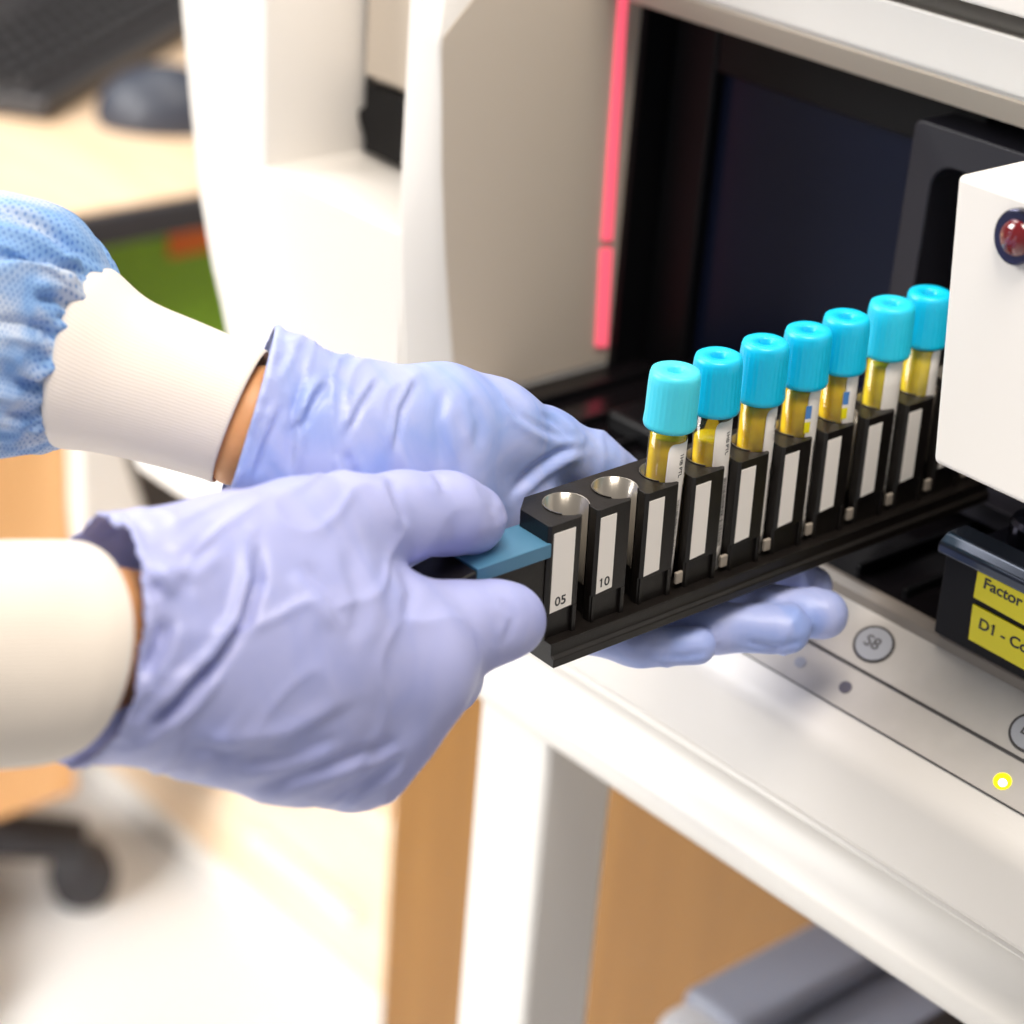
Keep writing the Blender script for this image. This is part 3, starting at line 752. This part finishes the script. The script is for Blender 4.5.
# black caster base on the floor
sb = empty('stool', (-1.20, .245, 0), 'black stool on casters standing on the white floor, lower left', 'stool')
for i in range(5):
    a = radians(72*i+60); bm = bmesh.new()
    prism(bm, [(-.0, .085), (0, .125), (.05, .12), (.24, .085), (.24, .06)], 'y', -.022, .022)
    o = obj('spoke', bm, 'edge', sb, bevel=.006); o.rotation_euler = (0, 0, a); bpy.context.view_layer.update()
    bm = bmesh.new(); lathe(bm, [(.012, -.022), (.03, -.020), (.034, 0), (.03, .020), (.012, .022)], 28)
    o = obj('caster', bm, 'edge', sb, True); o.rotation_euler = (pi/2, 0, a); o.location = (.235*cos(a), .235*sin(a), .034)
bm = bmesh.new(); lathe(bm, [(.05, .07), (.05, .12), (.03, .13), (.028, .31)], 32); obj('column', bm, 'edge', sb, True)
bm = bmesh.new(); lathe(bm, [(.10, .31), (.165, .315), (.175, .335), (.17, .36), (.12, .37)], 40); obj('seat', bm, 'edge', sb, True)

# grey equipment under the bench, lower right
gx, gy = -.128, .238
gq = empty('waste_container', (gx+.06, gy+.08, 0), 'grey lilac plastic container standing under the bench rail, lower right', 'container')
def gpart(name, bm, m, bevel=0):
    bmesh.ops.translate(bm, verts=bm.verts, vec=(-gx-.06, -gy-.08, 0)); return obj(name, bm, m, gq, bevel=bevel)
gpart('body', BX(((gx, gy, 0), (gx+.13, .428, .588))), 'lilac', .016)
gpart('lid', BX(((gx-.004, gy+.002, .591), (gx+.040, .428, .607))), 'lilac', .008)
gpart('front_cap', BX(((gx-.006, gy-.020, .30), (gx+.05, gy+.020, .602))), 'lilacl', .016)
gpart('strap', BX(((gx+.075, gy+.06, .55), (gx+.136, .426, .592))), 'edge', .006)

# ================================================================ PERSON: two gowned, gloved arms
pe = empty('person', (-.15, -.30, .9), 'person in blue dotted gown, cream cuffs and lavender gloves, holding the tube rack', 'person')
def parent_keep(o):                                                 # meshes are in world space; offset into the person
    o.data.transform(Matrix.Translation(-pe.location)); return o
Hs = .00125
# ---- near right hand
near = [
 (chain([(40, 612, .612, .024), (140, 603, .618, .0225), (230, 592, .632, .0215)]) + chain([(40, 690, .612, .022), (140, 667, .618, .0220), (230, 660, .632, .022)]), .010),
 (chain([(160, 600, .622, .0215), (230, 568, .635, .0195), (300, 546, .652, .0185), (350, 528, .664, .0158)]), .010),
 (chain([(160, 620, .620, .021), (290, 615, .640, .0215), (385, 628, .663, .0175)]), .010),
 (chain([(160, 650, .618, .021), (290, 650, .635, .0215), (412, 668, .658, .0178)]), .010),
 (chain([(160, 670, .618, .021), (290, 695, .638, .0205), (380, 714, .660, .0172)]), .010),
 (chain([(160, 680, .620, .020), (225, 716, .630, .0175), (290, 738, .642, .0168), (352, 754, .662, .0160)]), .010),
]
near_d = [
 (chain([(350, 528, .664, .0158), (402, 516, .680, .0132), (448, 514, .693, .0122), (470, 519, .700, .0110)]), .0035),
 (chain([(385, 628, .663, .0175), (420, 634, .670, .0158), (460, 630, .678, .0144), (495, 622, .684, .0124), (510, 620, .688, .0116)]), .0035),
 (chain([(412, 668, .658, .0178), (440, 672, .690, .0125), (418, 640, .712, .0110), (395, 610, .715, .0100)]), .005),
 (chain([(380, 714, .660, .0172), (394, 710, .690, .0130), (390, 670, .715, .0110), (370, 640, .715, .010)]), .005),
 (chain([(352, 754, .662, .0160), (372, 742, .690, .0120), (362, 700, .712, .010), (348, 670, .715, .009)]), .005),
]
def build(parts, digits, cut3, axis, creases, name, m, seed, lab, amp, parent, k=.0055, flip=1):
    fn0 = sdf_hand(parts, .012); 
    def fn(G):
        D = fn0(G)
        for g, kk in digits:
            d = None
            for s in g:
                q = seg_sdf(G, *s); d = q if d is None else smin(d, q, .004)
            D = smin(D, d, kk)
        return D
    lo, hi = bounds(parts+digits, .006)
    V, Fc = surface_nets(fn, lo, hi, Hs)
    V = smooth_mesh(V, Fc, 2); N = vnormals(V, Fc)
    if (N*(V-V.mean(0))).sum() < 0: Fc = Fc[:, ::-1]; N = -N
    V = wrinkle(V, N, amp, 55, seed, axis); N = vnormals(V, Fc)
    for c in creases: V = crease(V, N, *c)
    N = vnormals(V, Fc)
    T, B, Fp = [np.array(at(*q)) for q in cut3[:3]]
    n_ = np.cross(T-B, Fp-B); n_ /= np.linalg.norm(n_)
    tipd = np.array(at(*cut3[3]))
    if (tipd-B)@n_ < 0: n_ = -n_
    # rolled bead just inside the rim
    s = (V-B)@n_; V = V+N*(.0011*np.exp(-((s-.0012)/.0012)**2))[:, None]
    bunch = np.exp(-np.clip(s, 0, 1)/.007); V = V+N*(bunch*np.array([noise.noise(Vector(v)*210)*.0013+noise.noise(Vector(v)*90)*.0014 for v in V]))[:, None]
    o = organic(name, V, Fc, m, parent, cut=(B, n_), solid=.0005, label=lab)
    return parent_keep(o)
wr = [((245, 470+40), (262, 560), (258, 620), (225, 680), (180, 735)),]
near_cr = [
 ([(258, 540), (258, 580), (245, 625), (215, 665), (175, 705), (140, 738)], 6, .0034, .7, 1),
 ([(190, 560), (175, 620), (140, 670)], 9, .0014, .7, 1),
 ([(215, 660), (185, 700), (150, 725)], 6, .0016, .8, -1),
 ([(388, 476), (398, 500), (410, 528)], 5, .0013, .7, 1),
 ([(432, 473), (440, 480), (446, 492)], 4, .0008, .6, 1),
 ([(476, 484), (490, 500), (494, 515)], 4, .0006, .6, -1),
 ([(300, 560), (330, 590), (350, 625)], 8, .0012, .7, 1),
 ([(345, 545), (362, 600), (350, 650)], 9, .0010, .7, -1),
 ([(400, 560), (412, 590), (405, 630)], 7, .0009, .7, 1),
 ([(500, 596), (514, 618), (505, 645)], 4, .0007, .6, 1),
 ([(250, 790), (300, 772), (370, 752), (400, 740)], 6, .0014, .8, 1),
 ([(230, 765), (290, 758), (340, 735)], 6, .0012, .8, 1),
 ([(330, 805), (370, 780), (405, 755)], 5, .0012, .8, 1),
 ([(180, 745), (230, 755), (290, 745), (360, 705)], 7, .0010, .8, -1),
 ([(150, 545), (190, 560), (215, 540)], 8, .0010, .7, 1),
 ([(135, 560), (165, 600), (160, 650), (130, 690)], 7, .0013, .8, -1),
]
def ring_disp(amp, freq, pw=1, seed=0):
    def f(t, a):
        return amp*noise.noise(Vector((cos(a)*freq+seed, sin(a)*freq, t*3*pw)))
    return f
# near arm
armn = loft('forearm', [(-260, 590, -270, 735, .56, .8, 0), (-120, 585, -130, 730, .575, .8, 0), (0, 580, -10, 730, .592, .8, 0), (60, 575, 45, 725, .603, .8, 0), (90, 562, 78, 722, .607, .82, 0), (112, 566, 98, 716, .611, .84, .002), (170, 575, 150, 690, .622, .7, .002)], 'skin', pe, 64, 6, close=True, label='right forearm, a sliver of skin at the wrist')
parent_keep(armn)
gn = build(near, near_d, [(66, 532, .630), (38, 768, .628), (136, 630, .592), (300, 600, .64)], cR*.8-cU*.6, near_cr, 'glove', 'glove', 3.1, 'lavender nitrile glove on the near right hand pinching the rack handle', .0011, armn)
cn = loft('knit_cuff', [(-190, 556, -200, 768, .563, .85, 0), (-90, 545, -96, 772, .574, .88, 0), (-10, 541, -18, 770, .588, .9, 0.0), (40, 540, 22, 767, .596, .9, .000), (78, 541, 45, 760, .601, .92, .002), (90, 547, 54, 750, .603, .90, .003), (88, 558, 56, 738, .603, .82, .002)], 'knit', armn, 96, 8, disp=ring_disp(.012, 2, seed=4), label='cream knitted cuff of the near sleeve', solid=.0012)
parent_keep(cn)
def sleeve_disp(seed, amp):
    def f(t, a):
        q = Vector((cos(a)*1.6+seed, sin(a)*1.6, t*3.0))
        big = noise.noise(q)*amp
        pleat = (1-abs(noise.noise(Vector((cos(a)*3.6+seed, sin(a)*3.6, t*1.0+seed))))*3.2)*.085*min(1, t*1.25)
        fine = noise.noise(Vector((cos(a)*9, sin(a)*9+seed, t*4)))*.03*t
        return (big+pleat)*(1-.9*t**5)+fine*(1-t)
    return f
sn = loft('gown_sleeve', [(-1050, 470, -1080, 930, .47, .85, 0), (-700, 500, -720, 850, .51, .85, 0), (-420, 520, -440, 800, .535, .85, 0), (-300, 515, -310, 805, .548, .9, 0), (-200, 535, -205, 790, .560, .9, 0), (-165, 552, -170, 772, .565, .88, 0)], 'gown', armn, 160, 24, disp=sleeve_disp(9, .10), label='blue dotted gown sleeve', solid=.0006)
parent_keep(sn)

# ---- far left hand
far = [
 (chain([(205, 392, .700, .0205), (260, 408, .700, .0205), (330, 424, .707, .0195)]) + chain([(200, 440, .700, .019), (250, 452, .700, .019), (330, 470, .708, .020)]), .010),
 (chain([(320, 421, .707, .0195), (385, 431, .718, .0190), (440, 424, .730, .0183), (492, 430, .744, .0162)]), .010),
 (chain([(268, 352, .694, .0042), (286, 352, .693, .0038), (303, 362, .694, .0030)]), .002),
 (chain([(320, 460, .707, .020), (420, 480, .730, .0205), (500, 500, .757, .0175), (545, 545, .785, .0145)]), .010),
 (chain([(320, 480, .710, .019), (420, 520, .735, .018), (500, 570, .765, .014), (540, 605, .776, .0105)]), .010),
]
far_d = [
 (chain([(492, 430, .744, .0162), (540, 446, .757, .0126), (590, 466, .772, .0114), (632, 492, .786, .0104)]), .007),
 (chain([(530, 600, .776, .0105), (575, 630, .778, .0078), (640, 645, .7715, .0072), (697, 645.5, .7745, .0069)]), .003),
 (chain([(545, 590, .790, .0115), (640, 618, .792, .0090), (715, 628, .787, .0089), (786, 629, .7880, .0088)]), .003),
 (chain([(545, 560, .800, .0125), (680, 592, .809, .0092), (760, 608, .800, .0090), (823, 614, .7985, .0091)]), .003),
 (chain([(545, 540, .805, .0125), (700, 570, .828, .0090), (775, 582, .821, .0084), (812, 586, .8180, .0079)]), .003),
]
far_cr = [
 ([(510, 496), (524, 480), (540, 466), (562, 452), (585, 447)], 4.5, .0020, .6, 1),
 ([(380, 378), (362, 405), (345, 440)], 3.5, .0012, .8, 1),
 ([(418, 380), (402, 410), (395, 455)], 3.5, .0014, .8, 1),
 ([(330, 380), (312, 405), (297, 435)], 4.5, .0016, .8, 1),
 ([(305, 372), (292, 420), (290, 480)], 4.5, .0014, .8, -1),
 ([(345, 450), (352, 470), (350, 490)], 6, .0010, .7, 1),
 ([(505, 395), (520, 415), (545, 430), (570, 440)], 4, .0010, .7, 1),
 ([(470, 395), (480, 420), (478, 450)], 6, .0009, .7, 1),
 ([(540, 412), (560, 425), (575, 440)], 3.5, .0010, .7, -1),
 ([(285, 400), (268, 440), (255, 480)], 4, .0012, .8, 1),
 ([(445, 385), (438, 420), (445, 470)], 6, .0008, .7, -1),
 ([(640, 652), (680, 657), (712, 652)], 3, .0006, .8, 1),
 ([(740, 640), (775, 648), (808, 640)], 3, .0007, .8, 1),
]
armf = loft('forearm', [(-260, 190, -330, 330, .680, .85, 0), (-60, 265, -120, 390, .692, .8, 0), (70, 310, 35, 415, .700, .8, 0), (170, 345, 130, 448, .700, .8, 0), (240, 364, 200, 470, .700, .85, 0), (268, 366, 224, 484, .700, .85, 0), (300, 380, 260, 488, .703, .8, 0)], 'skin', pe, 64, 6, close=True, label='left forearm, a strip of skin between cuff and glove')
parent_keep(armf)
gf = build(far, far_d, [(268, 344, .700), (222, 500, .700), (249, 425, .680), (400, 430, .72)], cR, far_cr, 'glove', 'glove2', 8.4, 'blue lavender nitrile glove on the far left hand, fingers under the rack', .0010, armf)
# loose rolled rim of the far glove
rp = [(262, 362), (268, 350), (276, 344), (288, 347), (298, 356)]
cf = loft('knit_cuff', [(108, 268, 52, 440, .700, .88, -.004), (118, 273, 58, 448, .700, .92, -.003), (150, 300, 92, 452, .700, .9, 0), (200, 322, 142, 463, .700, .9, 0), (250, 343, 196, 477, .700, .9, 0), (267, 351, 213, 482, .700, .9, 0), (264, 356, 212, 478, .700, .82, 0)], 'knit', armf, 96, 8, disp=ring_disp(.012, 2, seed=1), label='cream knitted cuff of the far sleeve', solid=.0012)
parent_keep(cf)
sf = loft('gown_sleeve', [(-950, -90, -1010, 370, .63, .85, 0), (-620, 20, -670, 410, .655, .85, 0), (-330, 110, -370, 440, .675, .85, 0), (-160, 165, -190, 462, .685, .88, 0), (-60, 195, -85, 460, .692, .9, 0), (10, 206, -15, 450, .697, .92, 0), (70, 220, 20, 450, .700, .92, -.003), (100, 243, 40, 450, .700, .9, -.004), (114, 272, 56, 444, .700, .87, -.004), (124, 286, 70, 434, .700, .82, -.004)], 'gown', armf, 220, 20, disp=sleeve_disp(2.3, .12), label='blue dotted gown sleeve gathered at the cuff', solid=.0006)
me = sf.data; n_ = len(me.vertices); V_ = np.zeros(n_*3); me.vertices.foreach_get('co', V_); V_ = V_.reshape(-1, 3)
N_ = np.zeros(n_*3); me.vertices.foreach_get('normal', N_); N_ = N_.reshape(-1, 3)
for f_ in [
    ([(-20, 190), (0, 203), (40, 226), (75, 250), (104, 274)], 7, .0030, .8, 1),
    ([(-20, 255), (20, 256), (50, 258), (70, 268), (92, 284)], 6, .0040, .9, 1),
    ([(60, 262), (80, 268), (104, 282)], 3.5, .0018, .7, -1),
    ([(30, 296), (60, 300), (90, 318)], 6, .0026, .8, -1),
    ([(55, 316), (72, 320), (88, 332)], 4, .0020, .8, 1),
    ([(-10, 322), (20, 324), (45, 330), (60, 345)], 7, .0030, .8, 1),
    ([(10, 380), (40, 386), (62, 372), (80, 352)], 5, .0026, .8, -1),
    ([(0, 415), (30, 418), (52, 408), (66, 392)], 5, .0026, .8, 1),
    ([(20, 436), (38, 428), (52, 424)], 4, .0020, .8, 1)]:
    V_ = crease(V_, N_, *f_)
me.vertices.foreach_set('co', V_.ravel()); me.update()
parent_keep(sf)

# ================================================================ LIGHT
def area(name, loc, target, size, power, color=(1, 1, 1), sy=None, spread=pi):
    l = bpy.data.lights.new(name, 'AREA'); l.energy = power; l.size = size; l.color = color; l.spread = spread
    if sy: l.shape = 'RECTANGLE'; l.size_y = sy
    o = bpy.data.objects.new(name, l); col.objects.link(o); o.location = loc
    o.rotation_euler = (Vector(target)-Vector(loc)).to_track_quat('-Z', 'Y').to_euler(); return o
area('window_light', (-1.7, -1.35, 2.05), (-.3, .1, .9), 1.0, 56, (1, .98, .95))
area('ceiling_lamp', (.35, -.25, 2.5), (0, .1, .95), .7, 30, (1, .92, .82), .6)
area('ceiling_lamp', (-1.25, .25, 2.6), (-1.15, .35, 0), 1.2, 22, (1, .97, .93), .8)
area('floor_fill_light', (-.45, -1.9, 1.35), (-1.05, .45, .05), .7, 9, (1, .98, .95), .6, radians(50))  # added fill with no seen source, brightens floor and pedestal
w = bpy.data.worlds.new('World'); scene.world = w; w.use_nodes = True
w.node_tree.nodes['Background'].inputs[0].default_value = (.96, .95, .96, 1); w.node_tree.nodes['Background'].inputs[1].default_value = .29

# ================================================================ CAMERA
cam = bpy.data.cameras.new('camera'); co = bpy.data.objects.new('camera', cam); col.objects.link(co)
cam.sensor_width = 36; cam.lens = 36*F/1024; cam.clip_start = .05
m4 = Matrix(((cR[0], cU[0], -cd[0], CAM[0]), (cR[1], cU[1], -cd[1], CAM[1]), (cR[2], cU[2], -cd[2], CAM[2]), (0, 0, 0, 1)))
co.matrix_world = m4
cam.dof.use_dof = True; cam.dof.focus_distance = .735; cam.dof.aperture_fstop = 6.4
scene.camera = co
scene.view_settings.view_transform = 'Standard'; scene.view_settings.look = 'None'
scene.view_settings.exposure = 0.0; scene.view_settings.gamma = 1
scene.view_settings.use_curve_mapping = False
